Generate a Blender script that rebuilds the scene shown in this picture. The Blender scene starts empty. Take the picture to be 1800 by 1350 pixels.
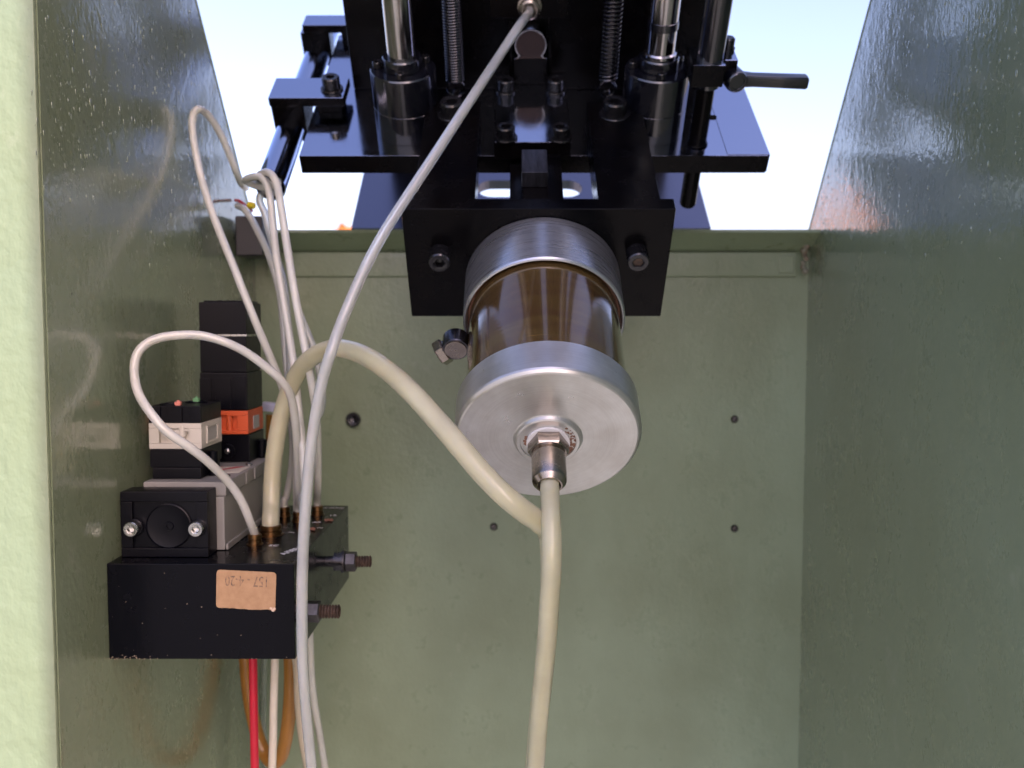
import bpy, bmesh, math, random
from mathutils import Vector, Matrix, noise
R = math.radians
PI = math.pi
random.seed(7)
sc = bpy.context.scene
C = sc.collection

# ---------------------------------------------------------------- camera
cam = bpy.data.cameras.new("camera")
cam.sensor_width = 36.0
cam.lens = 32.0
cam.clip_start = 0.01
cam.clip_end = 500
camo = bpy.data.objects.new("camera", cam)
C.objects.link(camo)
PITCH = 3.58
camo.location = (0, 0, 0)
camo.rotation_euler = (R(90 - PITCH), 0, R(0.18))
cam.dof.use_dof = True
cam.dof.focus_distance = 0.60
cam.dof.aperture_fstop = 7.5
sc.camera = camo
CM = camo.rotation_euler.to_matrix()

# ---------------------------------------------------------------- sky and sun
SUN_EL, SUN_AZ = 34.0, 146.5        # azimuth clockwise from +Y: behind the camera, to the right
w = bpy.data.worlds.new("World")
sc.world = w
w.use_nodes = True
nt = w.node_tree
bg = nt.nodes["Background"]
sky = nt.nodes.new("ShaderNodeTexSky")
sky.sky_type = 'NISHITA'
sky.sun_disc = False
sky.sun_elevation = R(SUN_EL)
sky.sun_rotation = R(SUN_AZ)
sky.air_density = 1.0
sky.dust_density = 3.5
sky.ozone_density = 1.8
wb = nt.nodes.new("ShaderNodeMixRGB")          # camera white balance: a little less green, a little more red
wb.blend_type = 'MULTIPLY'; wb.inputs[0].default_value = 1.0
wb.inputs[2].default_value = (1.16, 0.955, 1.06, 1)
nt.links.new(sky.outputs[0], wb.inputs[1])
nt.links.new(wb.outputs[0], bg.inputs[0])
bg.inputs[1].default_value = 0.15
sl = bpy.data.lights.new("sun", 'SUN')
sl.energy = 2.0
sl.angle = R(0.5)
sl.color = (1.0, 0.985, 0.96)
so = bpy.data.objects.new("sun", sl)
C.objects.link(so)
sd = Vector((math.sin(R(SUN_AZ)) * math.cos(R(SUN_EL)), math.cos(R(SUN_AZ)) * math.cos(R(SUN_EL)), math.sin(R(SUN_EL))))
so.rotation_euler = sd.to_track_quat('Z', 'Y').to_euler()
so.location = sd * 5
sc.view_settings.view_transform = 'Standard'
sc.view_settings.look = 'None'
sc.view_settings.exposure = 1.52
sc.view_settings.gamma = 1.0
sc.render.engine = 'CYCLES'
sc.cycles.max_bounces = 8

# ---------------------------------------------------------------- materials
def lin(r, g, b):
    f = lambda c: (c / 255 / 12.92) if c / 255 <= 0.04045 else ((c / 255 + 0.055) / 1.055) ** 2.4
    return (f(r), f(g), f(b), 1)

def mat(name, col, rough=0.5, metal=0.0, ior=1.5, coat=0.0, coat_rough=0.05, trans=0.0, sss=0.0, sss_r=0.004,
        var=0.0, var_scale=20.0, col2=None, rvar=0.0, bump=0.0, bump_scale=200.0, stretch=(1, 1, 1), aniso=0.0, emit=None,
        coord='Object', tint=None):
    m = bpy.data.materials.new(name)
    m.use_nodes = True
    t = m.node_tree
    N, L = t.nodes, t.links
    p = N["Principled BSDF"]
    p.inputs["Base Color"].default_value = col
    p.inputs["Roughness"].default_value = rough
    p.inputs["Metallic"].default_value = metal
    p.inputs["IOR"].default_value = ior
    p.inputs["Coat Weight"].default_value = coat
    p.inputs["Coat Roughness"].default_value = coat_rough
    p.inputs["Transmission Weight"].default_value = trans
    if sss:
        p.inputs["Subsurface Weight"].default_value = sss
        p.inputs["Subsurface Radius"].default_value = (1, 0.9, 0.7)
        p.inputs["Subsurface Scale"].default_value = sss_r
    p.inputs["Anisotropic"].default_value = aniso
    if tint: p.inputs["Specular Tint"].default_value = tint
    tc = N.new("ShaderNodeTexCoord")
    mp = N.new("ShaderNodeMapping")
    mp.inputs["Scale"].default_value = stretch
    L.new(tc.outputs[coord], mp.inputs[0])
    def nz(scale, detail=4.0, rough_=0.6):
        n = N.new("ShaderNodeTexNoise")
        n.inputs["Scale"].default_value = scale
        n.inputs["Detail"].default_value = detail
        n.inputs["Roughness"].default_value = rough_
        L.new(mp.outputs[0], n.inputs["Vector"])
        return n
    if var or col2 is not None:
        n = nz(var_scale)
        r = N.new("ShaderNodeValToRGB")
        r.color_ramp.elements[0].position = 0.35
        r.color_ramp.elements[1].position = 0.68
        c2 = col2 if col2 is not None else tuple([c * (1 - var) for c in col[:3]] + [1])
        r.color_ramp.elements[0].color = c2
        r.color_ramp.elements[1].color = col
        L.new(n.outputs["Fac"], r.inputs[0])
        L.new(r.outputs[0], p.inputs["Base Color"])
    if rvar:
        n = nz(var_scale * 1.7)
        r = N.new("ShaderNodeMapRange")
        r.inputs["From Min"].default_value = 0.3
        r.inputs["From Max"].default_value = 0.7
        r.inputs["To Min"].default_value = max(0.02, rough - rvar)
        r.inputs["To Max"].default_value = min(1, rough + rvar)
        L.new(n.outputs["Fac"], r.inputs[0])
        L.new(r.outputs[0], p.inputs["Roughness"])
    if bump:
        n = nz(bump_scale, 3.0, 0.5)
        b = N.new("ShaderNodeBump")
        b.inputs["Strength"].default_value = 1.0
        b.inputs["Distance"].default_value = bump
        L.new(n.outputs["Fac"], b.inputs["Height"])
        L.new(b.outputs[0], p.inputs["Normal"])
        if coat:
            L.new(b.outputs[0], p.inputs["Coat Normal"])
    return m

GREEN = (0.262, 0.335, 0.212, 1)
def paint(name, rough, bump, grime, dark=1.0, coatw=0.0, iorv=1.5, spec_bump_scale=260, stretch=(1, 1, 0.75)):
    m = bpy.data.materials.new(name)
    m.use_nodes = True
    t = m.node_tree; N, L = t.nodes, t.links
    p = N["Principled BSDF"]
    p.inputs["IOR"].default_value = iorv
    p.inputs["Coat Weight"].default_value = coatw
    p.inputs["Coat IOR"].default_value = 1.8
    p.inputs["Coat Roughness"].default_value = 0.085
    tc = N.new("ShaderNodeTexCoord")
    mp = N.new("ShaderNodeMapping"); mp.inputs["Scale"].default_value = stretch
    L.new(tc.outputs["Object"], mp.inputs[0])
    def nz(scale, detail, vec=None, rg=0.55):
        n = N.new("ShaderNodeTexNoise")
        n.inputs["Scale"].default_value = scale; n.inputs["Detail"].default_value = detail
        n.inputs["Roughness"].default_value = rg
        L.new((vec or mp).outputs[0], n.inputs["Vector"])
        return n
    n1 = nz(7, 6)
    r1 = N.new("ShaderNodeValToRGB")
    r1.color_ramp.elements[0].position = 0.3; r1.color_ramp.elements[1].position = 0.75
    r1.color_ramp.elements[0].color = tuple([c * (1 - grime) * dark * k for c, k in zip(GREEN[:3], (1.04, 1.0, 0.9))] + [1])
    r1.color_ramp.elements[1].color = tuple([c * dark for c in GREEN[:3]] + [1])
    L.new(n1.outputs["Fac"], r1.inputs[0])
    # pale scuffs
    n2 = nz(23, 8, rg=0.75)
    r2 = N.new("ShaderNodeValToRGB")
    r2.color_ramp.elements[0].position = 0.60; r2.color_ramp.elements[1].position = 0.80
    r2.color_ramp.elements[0].color = (0, 0, 0, 1); r2.color_ramp.elements[1].color = (0.35, 0.35, 0.35, 1)
    L.new(n2.outputs["Fac"], r2.inputs[0])
    mx = N.new("ShaderNodeMixRGB"); mx.inputs[2].default_value = (0.50, 0.51, 0.42, 1)
    L.new(r2.outputs[0], mx.inputs[0]); L.new(r1.outputs[0], mx.inputs[1])
    # dark dirt specks
    n3 = nz(90, 3, rg=0.7)
    r3 = N.new("ShaderNodeValToRGB")
    r3.color_ramp.elements[0].position = 0.735; r3.color_ramp.elements[1].position = 0.76
    r3.color_ramp.elements[0].color = (0, 0, 0, 1); r3.color_ramp.elements[1].color = (0.8, 0.8, 0.8, 1)
    L.new(n3.outputs["Fac"], r3.inputs[0])
    mx2 = N.new("ShaderNodeMixRGB"); mx2.inputs[2].default_value = (0.05, 0.045, 0.03, 1)
    L.new(r3.outputs[0], mx2.inputs[0]); L.new(mx.outputs[0], mx2.inputs[1])
    L.new(mx2.outputs[0], p.inputs["Base Color"])
    rr = N.new("ShaderNodeMapRange")
    rr.inputs["From Min"].default_value = 0.3; rr.inputs["From Max"].default_value = 0.7
    rr.inputs["To Min"].default_value = rough * 0.7; rr.inputs["To Max"].default_value = rough * 1.4
    L.new(n2.outputs["Fac"], rr.inputs[0]); L.new(rr.outputs[0], p.inputs["Roughness"])
    n4 = nz(spec_bump_scale, 2)
    n5 = nz(60, 2)
    ad = N.new("ShaderNodeMath"); ad.operation = 'ADD'
    L.new(n4.outputs["Fac"], ad.inputs[0])
    ml = N.new("ShaderNodeMath"); ml.operation = 'MULTIPLY'; ml.inputs[1].default_value = 1.6
    L.new(n5.outputs["Fac"], ml.inputs[0]); L.new(ml.outputs[0], ad.inputs[1])
    b = N.new("ShaderNodeBump"); b.inputs["Distance"].default_value = bump; b.inputs["Strength"].default_value = 1
    L.new(ad.outputs[0], b.inputs["Height"]); L.new(b.outputs[0], p.inputs["Normal"])
    if coatw: L.new(b.outputs[0], p.inputs["Coat Normal"])
    return m

M_side = paint("glossy_green_shaded", 0.28, 0.00024, 0.16, dark=0.74, iorv=1.5, coatw=1.0)  # same green, darkened to put the side walls' shade into the colour
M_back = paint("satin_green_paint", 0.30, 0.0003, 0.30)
M_flange = paint("flange_green_dimmed", 0.5, 0.0009, 0.05, dark=0.76, spec_bump_scale=170)  # same green, darkened in colour to hold down the sun's glare
M_plate = mat("polished_dark_plate", (0.50, 0.53, 0.62, 1), rough=0.11, metal=1.0, ior=1.5, tint=(0.80, 0.85, 1.0, 1), rvar=0.04, var_scale=30, bump=0.00002, bump_scale=200)
M_black = mat("black_oxide_steel", (0.004, 0.0045, 0.008, 1), rough=0.16, ior=1.9, rvar=0.07, var_scale=30, bump=0.00004, bump_scale=300)
M_blackm = mat("black_satin_steel", (0.0014, 0.0014, 0.0024, 1), rough=0.24, ior=1.22, rvar=0.10, var_scale=22, col2=(0.0032, 0.0026, 0.0026, 1), bump=0.00005, bump_scale=400)
M_screw = mat("black_screw_steel", (0.018, 0.018, 0.021, 1), rough=0.22, metal=0.55, ior=1.9, rvar=0.08, var_scale=90)
M_rustscrew = mat("rusty_screw_face", (0.05, 0.042, 0.036, 1), rough=0.5, metal=0.4, col2=(0.13, 0.085, 0.06, 1), var_scale=260, bump=0.0003, bump_scale=500)
M_zinc = mat("zinc_screw", (0.50, 0.51, 0.48, 1), rough=0.27, metal=1.0, var=0.35, var_scale=120, rvar=0.1)
M_chrome = mat("hard_chrome", (0.52, 0.50, 0.49, 1), rough=0.13, metal=1.0, var=0.15, var_scale=14)
M_dkchrome = mat("oiled_spring_steel", (0.10, 0.10, 0.11, 1), rough=0.22, metal=1.0)
M_nickel = mat("nickel_brass_fitting", (0.40, 0.355, 0.315, 1), rough=0.24, metal=1.0, var=0.25, var_scale=70, rvar=0.08, bump=0.00004, bump_scale=350)
M_brass = mat("tarnished_brass", (0.27, 0.155, 0.065, 1), rough=0.33, metal=1.0, var=0.5, var_scale=160)
M_capalu = mat("cast_aluminium", (0.69, 0.70, 0.67, 1), rough=0.33, metal=0.88, col2=(0.56, 0.55, 0.51, 1), var_scale=34, rvar=0.06, bump=0.00004, bump_scale=260)
M_alu = mat("turned_aluminium", (0.70, 0.72, 0.74, 1), rough=0.30, metal=0.9, var=0.14, var_scale=9, stretch=(1, 60, 1), rvar=0.07, bump=0.00003, bump_scale=8)
M_bolt = mat("dark_bolt_steel", (0.10, 0.095, 0.09, 1), rough=0.38, metal=0.9, var=0.5, var_scale=120)
M_rustthread = mat("rusty_thread", (0.13, 0.085, 0.06, 1), rough=0.55, metal=0.6, var=0.6, var_scale=200)
M_copper = mat("copper_crumb", (0.55, 0.26, 0.17, 1), rough=0.45, metal=0.7, var=0.4, var_scale=300)
M_block = mat("black_anodised", (0.0008, 0.0010, 0.0028, 1), rough=0.24, ior=1.25, rvar=0.06, var_scale=40, bump=0.00003, bump_scale=500)
M_plast = mat("black_plastic", (0.0016, 0.0018, 0.0036, 1), rough=0.34, ior=1.27, rvar=0.06, var_scale=40)
M_grey = mat("grey_valve_body", (0.235, 0.23, 0.205, 1), rough=0.5, var=0.12, var_scale=30)
M_cream = mat("cream_plastic", (0.55, 0.52, 0.43, 1), rough=0.4, var=0.08, var_scale=30)
M_orange = mat("orange_plastic", (0.60, 0.095, 0.025, 1), rough=0.42, var=0.1, var_scale=30)
M_window = mat("grey_window", (0.36, 0.35, 0.33, 1), rough=0.3)
M_white = mat("ptfe_white", (0.8, 0.8, 0.78, 1), rough=0.5)
M_red = mat("red_print", (0.42, 0.02, 0.03, 1), rough=0.4)
M_pink = mat("salmon_plastic", (0.62, 0.22, 0.16, 1), rough=0.4)
M_btn = mat("green_plastic", (0.12, 0.30, 0.13, 1), rough=0.4)
M_ink = mat("engraved_white", (0.62, 0.62, 0.6, 1), rough=0.6)
M_dink = mat("faded_ink", (0.08, 0.055, 0.04, 1), rough=0.7, col2=(0.33, 0.20, 0.105, 1), var_scale=500)
M_label = mat("kraft_paper", (0.40, 0.245, 0.125, 1), rough=0.8, col2=(0.33, 0.195, 0.095, 1), var_scale=160, bump=0.00005, bump_scale=900)
M_paperedge = mat("worn_paper_edge", (0.62, 0.47, 0.34, 1), rough=0.9)
M_rust = mat("rust_crust", (0.13, 0.06, 0.035, 1), rough=0.9, col2=(0.30, 0.17, 0.11, 1), var_scale=900, bump=0.0004, bump_scale=900)
M_weld = mat("painted_weld", (0.20, 0.22, 0.15, 1), rough=0.45, col2=(0.20, 0.14, 0.09, 1), var_scale=130, bump=0.0006, bump_scale=180)

def tubemat(name, col, trans=0.12, rough=0.11, sss=0.45, var=0.1, col2=None, var_scale=35):
    return mat(name, col, rough=rough, trans=trans, sss=sss, sss_r=0.004, ior=1.45, var=var, var_scale=var_scale, col2=col2, bump=0.00003, bump_scale=300)
M_tube = tubemat("milky_tube", (0.95, 0.95, 0.84, 1), trans=0.55, sss=0.3)
M_tubeb = tubemat("pale_tube", (0.96, 0.98, 0.93, 1), trans=0.75, sss=0.2)
M_tubef = tubemat("fat_cream_tube", (0.97, 0.93, 0.66, 1), trans=0.60, sss=0.35)
M_tubeamber = tubemat("amber_tube", (0.42, 0.20, 0.04, 1), trans=0.15, sss=0.3)
M_tubered = tubemat("red_tube", (0.50, 0.015, 0.035, 1), trans=0.05, sss=0.2)
M_tubeclear = tubemat("clear_tube", (0.55, 0.63, 0.52, 1), trans=0.8, sss=0.0, rough=0.08)
M_tubecream = tubemat("cream_tube", (0.70, 0.65, 0.52, 1), trans=0.03)
M_tubetan = tubemat("tan_tube", (0.55, 0.49, 0.36, 1), trans=0.05)
M_water = mat("water", (0.9, 0.95, 0.95, 1), rough=0.02, trans=1.0, ior=1.33)

# barrel: oily brown stainless tube
M_barrel = mat("oily_brown_barrel", (0.18, 0.120, 0.036, 1), rough=0.17, metal=0.5, col2=(0.12, 0.065, 0.027, 1),
               var_scale=14, stretch=(1, 8, 1), rvar=0.05, bump=0.00005, bump_scale=60, coat=1.0, coat_rough=0.05)

def turned(m, dens=900.0, bump=0.00002, dark=0.82):
    """fine lathe rings round the local v axis"""
    t = m.node_tree; N, L = t.nodes, t.links
    p = N["Principled BSDF"]
    tc = N.new("ShaderNodeTexCoord"); sx = N.new("ShaderNodeSeparateXYZ"); L.new(tc.outputs["Object"], sx.inputs[0])
    def mth(op, a, b=None):
        n = N.new("ShaderNodeMath"); n.operation = op
        for i, q in enumerate((a, b)):
            if q is None: continue
            if isinstance(q, (int, float)): n.inputs[i].default_value = q
            else: L.new(q, n.inputs[i])
        return n.outputs[0]
    r = mth('SQRT', mth('ADD', mth('MULTIPLY', sx.outputs[0], sx.outputs[0]), mth('MULTIPLY', sx.outputs[2], sx.outputs[2])))
    cb = N.new("ShaderNodeCombineXYZ")
    L.new(mth('MULTIPLY', r, dens), cb.inputs[0]); L.new(mth('MULTIPLY', sx.outputs[1], dens), cb.inputs[1])
    L.new(mth('MULTIPLY', mth('ARCTAN2', sx.outputs[0], sx.outputs[2]), 0.6), cb.inputs[2])
    n = N.new("ShaderNodeTexNoise"); n.inputs["Scale"].default_value = 1.0; n.inputs["Detail"].default_value = 5
    L.new(cb.outputs[0], n.inputs["Vector"])
    b = N.new("ShaderNodeBump"); b.inputs["Distance"].default_value = bump
    L.new(n.outputs["Fac"], b.inputs["Height"]); L.new(b.outputs[0], p.inputs["Normal"])
    src = p.inputs["Base Color"].links[0].from_socket if p.inputs["Base Color"].links else None
    rp_ = N.new("ShaderNodeMapRange"); rp_.inputs["From Min"].default_value = .35; rp_.inputs["From Max"].default_value = .65
    rp_.inputs["To Min"].default_value = dark; rp_.inputs["To Max"].default_value = 1.0
    L.new(n.outputs["Fac"], rp_.inputs[0])
    mx = N.new("ShaderNodeMixRGB"); mx.blend_type = 'MULTIPLY'; mx.inputs[0].default_value = 1
    if src: L.new(src, mx.inputs[1])
    else: mx.inputs[1].default_value = p.inputs["Base Color"].default_value
    L.new(rp_.outputs[0], mx.inputs[2]); L.new(mx.outputs[0], p.inputs["Base Color"])
turned(M_alu, 1100, 0.00003); turned(M_capalu, 1300, 0.000025, 0.92); turned(M_barrel, 700, 0.000006, 0.75)

# ---------------------------------------------------------------- mesh helpers
def mesh_of(bm, name, m, angle=32, smooth=True, recalc=True):
    me = bpy.data.meshes.new(name)
    if recalc: bmesh.ops.recalc_face_normals(bm, faces=bm.faces)
    for f in bm.faces:
        f.smooth = smooth
    bm.to_mesh(me); bm.free()
    if smooth:
        me.set_sharp_from_angle(angle=R(angle))
    me.materials.append(m)
    return me

SS = 1.25                                    # size of the machine head
C0 = Vector((0.0, 0.5, -0.0587))
TILT = R(40.5)
MR = Matrix.Rotation(TILT, 3, 'X')           # machine frame: x, v (along the bars), u (along the guide posts)
def MP(x, v, u):
    return (C0 + MR @ Vector((x, v, u))) * SS

class Thing:
    """An Empty at the thing's base; parts are given in frame coordinates."""
    def __init__(s, name, label, cat, base=(0, 0, 0), machine=False, group=None, kind=None):
        s.machine = machine
        s.k = SS if machine else 1.0
        s.base = Vector(base)
        s.o = bpy.data.objects.new(name, None)
        s.o.empty_display_size = 0.02
        C.objects.link(s.o)
        if machine:
            s.o.location = MP(*base)
            s.o.rotation_euler = (TILT, 0, 0)
        else:
            s.o.location = base
        s.o['label'] = label; s.o['category'] = cat
        if group: s.o['group'] = group
        if kind: s.o['kind'] = kind
    def part(s, name, bm, m, parent=None, label=None, angle=32, smooth=True, kind=None):
        for v in bm.verts:
            v.co = (v.co - s.base) * s.k
        me = mesh_of(bm, name, m, angle, smooth)
        o = bpy.data.objects.new(name, me)
        C.objects.link(o)
        o.parent = parent or s.o
        if label: o['label'] = label
        if kind: o['kind'] = kind
        if smooth and angle == 32:
            wn = o.modifiers.new("weighted_normal", 'WEIGHTED_NORMAL'); wn.keep_sharp = True
        if m is M_plate and name != "tube_body":   # upper faces take a brighter metal to paint in sky sheen, the rest black
            me.materials.append(M_blackm)
            for pl in me.polygons:
                if pl.normal.z < 0.5: pl.material_index = 1
        return o

def single(name, bm, m, label, cat, base=(0, 0, 0), group=None, kind=None, angle=32, smooth=True, recalc=True):
    b = Vector(base)
    for v in bm.verts: v.co = v.co - b
    me = mesh_of(bm, name, m, angle, smooth, recalc)
    o = bpy.data.objects.new(name, me)
    o.location = b
    C.objects.link(o)
    if label: o['label'] = label
    if cat: o['category'] = cat
    if group: o['group'] = group
    if kind: o['kind'] = kind
    return o

def box(x0, x1, y0, y1, z0, z1, bev=0.0008, bm=None):
    b2 = bmesh.new()
    bmesh.ops.create_cube(b2, size=1.0)
    for v in b2.verts:
        v.co = Vector(((x0 + x1) / 2 + v.co.x * (x1 - x0), (y0 + y1) / 2 + v.co.y * (y1 - y0), (z0 + z1) / 2 + v.co.z * (z1 - z0)))
    if bev:
        bmesh.ops.bevel(b2, geom=list(b2.edges), offset=bev, segments=2, affect='EDGES', profile=0.5)
    if bm is None:
        return b2
    me = bpy.data.meshes.new("tmp"); b2.to_mesh(me); b2.free(); bm.from_mesh(me); bpy.data.meshes.remove(me)
    return bm

def join(*bms):
    out = bmesh.new()
    for b in bms:
        me = bpy.data.meshes.new("tmp"); b.to_mesh(me); b.free(); out.from_mesh(me); bpy.data.meshes.remove(me)
    return out

def axmat(origin, axis):
    return Matrix.Translation(Vector(origin)) @ Vector(axis).to_track_quat('Z', 'Y').to_matrix().to_4x4()

def rings(profile, origin=(0, 0, 0), axis=(0, 0, 1), n=32, rot=0.0, caps=True):
    """profile: (radius, height[, 'h' for hexagon]); revolved about axis"""
    bm = bmesh.new()
    rows = []
    for p in profile:
        r, h = p[0], p[1]
        hexa = len(p) > 2
        row = []
        for i in range(n):
            a = 2 * PI * i / n + rot
            rr = r
            if hexa:
                k = (a % (PI / 3)) - PI / 6
                rr = r * math.cos(PI / 6) / math.cos(k)
            row.append(bm.verts.new((rr * math.cos(a), rr * math.sin(a), h)))
        rows.append(row)
    for a, b in zip(rows, rows[1:]):
        for i in range(n):
            j = (i + 1) % n
            bm.faces.new((a[i], a[j], b[j], b[i]))
    if caps:
        bm.faces.new(rows[0]); bm.faces.new(rows[-1])
    bmesh.ops.transform(bm, matrix=axmat(origin, axis), verts=bm.verts)
    return bm

def cap_screw(origin, axis, r, h, washer=0.0):
    """socket head cap screw whose head stands on origin"""
    p = [(r * 0.9, 0), (r, 0.0004), (r, h - r * 0.14), (r * 0.9, h), (r * 0.60, h), (r * 0.52, h - r * 0.05, 'h'), (r * 0.5, h - r * 0.75, 'h'), (0.0001, h - r * 0.85)]
    bm = rings(p, origin, axis, 24)
    if washer:
        wz = rings([(r * 1.0, 0.00005), (washer, 0.00005), (washer, 0.0012), (washer * 0.97, 0.0016), (r * 1.0, 0.0016)], origin, axis, 28, caps=False)
        bm = join(bm, wz)
    return bm

def crom(pts, per=10):
    P = [Vector(p) for p in pts]
    P = [P[0] * 2 - P[1]] + P + [P[-1] * 2 - P[-2]]
    out = []
    for i in range(1, len(P) - 2):
        p0, p1, p2, p3 = P[i - 1:i + 3]
        for k in range(per):
            t = k / per
            out.append(0.5 * ((2 * p1) + (p2 - p0) * t + (2 * p0 - 5 * p1 + 4 * p2 - p3) * t * t + (3 * p1 - p0 - 3 * p2 + p3) * t ** 3))
    out.append(P[-2])
    return out

def sweep(path, r, n=14, bm=None, close=True, hollow=0.0):
    bm = bm or bmesh.new()
    T = []
    for i in range(len(path)):
        a = path[max(0, i - 1)]; b = path[min(len(path) - 1, i + 1)]
        T.append((b - a).normalized())
    nrm = T[0].orthogonal().normalized()
    rows = []
    for i, p in enumerate(path):
        nrm = (nrm - T[i] * nrm.dot(T[i])).normalized()
        bn = T[i].cross(nrm)
        rr = r(i / (len(path) - 1)) if callable(r) else r
        rows.append([bm.verts.new(p + (nrm * math.cos(2 * PI * k / n) + bn * math.sin(2 * PI * k / n)) * rr) for k in range(n)])
    for a, b in zip(rows, rows[1:]):
        for k in range(n):
            j = (k + 1) % n
            bm.faces.new((a[k], a[j], b[j], b[k]))
    if close:
        bm.faces.new(rows[0]); bm.faces.new(rows[-1])
    return bm

def PX(px, py, Y):
    """world point on the plane y = Y that the photograph shows at (px, py) of 1800 x 1350"""
    d = CM @ Vector(((px - 900) / 1600, (675 - py) / 1600, -1.0))
    return d * (Y / d.y)

def poly_prism(pts, z0, z1, axes='xy'):
    """extrude polygon"""
    bm = bmesh.new()
    def mk(a, b, h):
        return {'xy': (a, b, h), 'xz': (a, h, b), 'yz': (h, a, b)}[axes]
    lo = [bm.verts.new(mk(a, b, z0)) for a, b in pts]
    hi = [bm.verts.new(mk(a, b, z1)) for a, b in pts]
    bm.faces.new(lo); bm.faces.new(hi[::-1])
    for i in range(len(pts)):
        j = (i + 1) % len(pts)
        bm.faces.new((lo[i], lo[j], hi[j], hi[i]))
    return bm

# ================================================================ SETTING
XL, XR, YB = -0.2835, 0.3200, 1.0
ZTOP = 0.1045                    # top of the back wall
SL = 1.17                        # slope of the side walls' top edge
YF = 0.572                       # front edge of the left wall
ZB = -0.60

gm = mat("dry_ground", (0.34, 0.33, 0.29, 1), rough=0.95, var=0.4, var_scale=1.5, bump=0.01, bump_scale=8)
bm = bmesh.new(); bmesh.ops.create_grid(bm, x_segments=2, y_segments=2, size=200)
for v in bm.verts: v.co.z = -1.0
g = single("ground", bm, gm, None, None, (0, 0, -1.0), smooth=False)
g['kind'] = 'structure'; g['label'] = "bare ground around the cabinet"

cab = Thing("machine_cabinet", "open green painted sheet steel cabinet around the cylinder, with sloping side edges", "cabinet", (0, 1.0, ZB))
TH = 0.004
FL = 0.0236                       # the left panel flares outwards a little
def xl(y): return XL - (YB - y) * FL
def topz(y): return ZTOP + SL * (YB - y)
# left side panel
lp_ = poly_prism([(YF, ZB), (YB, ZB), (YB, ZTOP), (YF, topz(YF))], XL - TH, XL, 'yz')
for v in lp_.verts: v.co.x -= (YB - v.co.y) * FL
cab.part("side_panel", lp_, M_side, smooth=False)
YR = -0.37  # right panel's unseen front length, added to keep sun off the interior
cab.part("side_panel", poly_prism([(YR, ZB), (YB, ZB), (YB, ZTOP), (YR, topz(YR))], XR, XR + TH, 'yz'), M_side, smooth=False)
# rounded rim along the sloping edges
def rim(x, y0, fl=0):
    a = Vector((x, YB, ZTOP + 0.0005)); b = Vector((x - (YB - y0) * fl, y0, topz(y0) + 0.0005))
    return sweep([a, a.lerp(b, .5), b], 0.0027, 10)
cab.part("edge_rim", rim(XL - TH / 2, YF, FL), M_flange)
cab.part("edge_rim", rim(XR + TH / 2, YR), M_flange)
# front flange on the left
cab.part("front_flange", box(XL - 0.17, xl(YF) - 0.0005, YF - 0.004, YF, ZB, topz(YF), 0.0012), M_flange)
# back panel, folded lip and stiffening strip
cab.part("back_panel", box(XL - 0.03, XR + 0.03, YB, YB + 0.004, ZB, 0.0845, 0), M_back, smooth=False)
yl, zl = 0.958, 0.0985
cab.part("folded_lip", poly_prism([(YB + 0.001, 0.0815), (YB + 0.003, 0.0855), (yl + 0.001, zl + 0.003), (yl, zl)], XL + 0.0005, XR - 0.0005, 'yz'), M_back, smooth=False)
x0 = PX(470, 487, YB).x; x1 = PX(1398, 487, YB).x; z0 = PX(900, 487, YB).z
cab.part("stiffening_strip", box(x0, x1, YB - 0.0042, YB - 0.0002, z0, 0.0815, 0.0018), M_back)
cab.part("stiffening_tab", box(PX(1366, 480, YB).x, x1 - 0.003, YB - 0.0050, YB - 0.0043, z0 + 0.004, 0.077, 0.0008), M_back)
# weld in the corner
bm = bmesh.new()
for i in range(9):
    c = Vector((XR - 0.006 + random.uniform(-.003, .002), YB - 0.010 + random.uniform(-.004, .003), 0.060 + i * 0.0045))
    t = bmesh.ops.create_icosphere(bm, subdivisions=2, radius=random.uniform(.0028, .0042), matrix=Matrix.Translation(c))
cab.part("corner_weld", bm, M_weld, label="rust spotted weld bead in the right corner", angle=80)
# screws in the back wall
for (px, py, r) in ((1291, 737, .0036), (1291, 929, .0036), (868, 926, .0036)):
    p = PX(px, py, YB)
    cab.part("screw", rings([(r * 1.2, 0), (r * 1.15, .001), (r * .8, .0028), (r * .45, .003), (r * .4, .0018, 'h'), (.0001, .0015)], p, (0, -1, 0), 18), M_bolt)
p = PX(622, 737, YB)
cab.part("hex_bolt", cap_screw(p, (0, -1, 0), .0080, .007), M_screw, label="large black bolt in the back wall")

# ================================================================ CYLINDER
X0 = 0.0182
RC = 0.0508
cyl = Thing("air_cylinder", "bare metal air cylinder with oily brown barrel bolted under the black bracket", "cylinder", (X0, 0.1365, 0), machine=True)
ax = (0, -1, 0)   # out of the bracket, towards the camera
def cy(profile, n=96, caps=True): return rings(profile, (X0, 0, 0), ax, n, caps=caps)
# heights are along -v
cyl.part("end_cap", cy([(0.0460, -0.0195), (RC, -0.0195), (RC + .0008, -0.0189), (RC + .0008, 0.0012), (RC + .0004, 0.0024), (RC - 0.0008, 0.0036), (RC - .0018, 0.0040),
                        (0.0192, 0.0040), (0.0186, 0.0044), (0.0180, 0.0062), (0.0172, 0.0068), (0.0155, 0.0068), (0.0151, 0.0060), (0.006, 0.0060)]), M_capalu, angle=14)
cyl.part("barrel", cy([(0.0468, -0.107), (0.0468, -0.0192)], caps=False), M_barrel)
cyl.part("head_cap", cy([(0.030, -0.1360), (RC - .0004, -0.1360), (RC, -0.1355), (RC, -0.0945), (RC - .0006, -0.0934), (RC - .0014, -0.0930), (0.0492, -0.0930),
                         (0.0489, -0.0934), (0.0486, -0.097), (0.0478, -0.099), (0.0478, -0.103), (0.040, -0.103)]), M_alu, angle=14)
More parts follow.
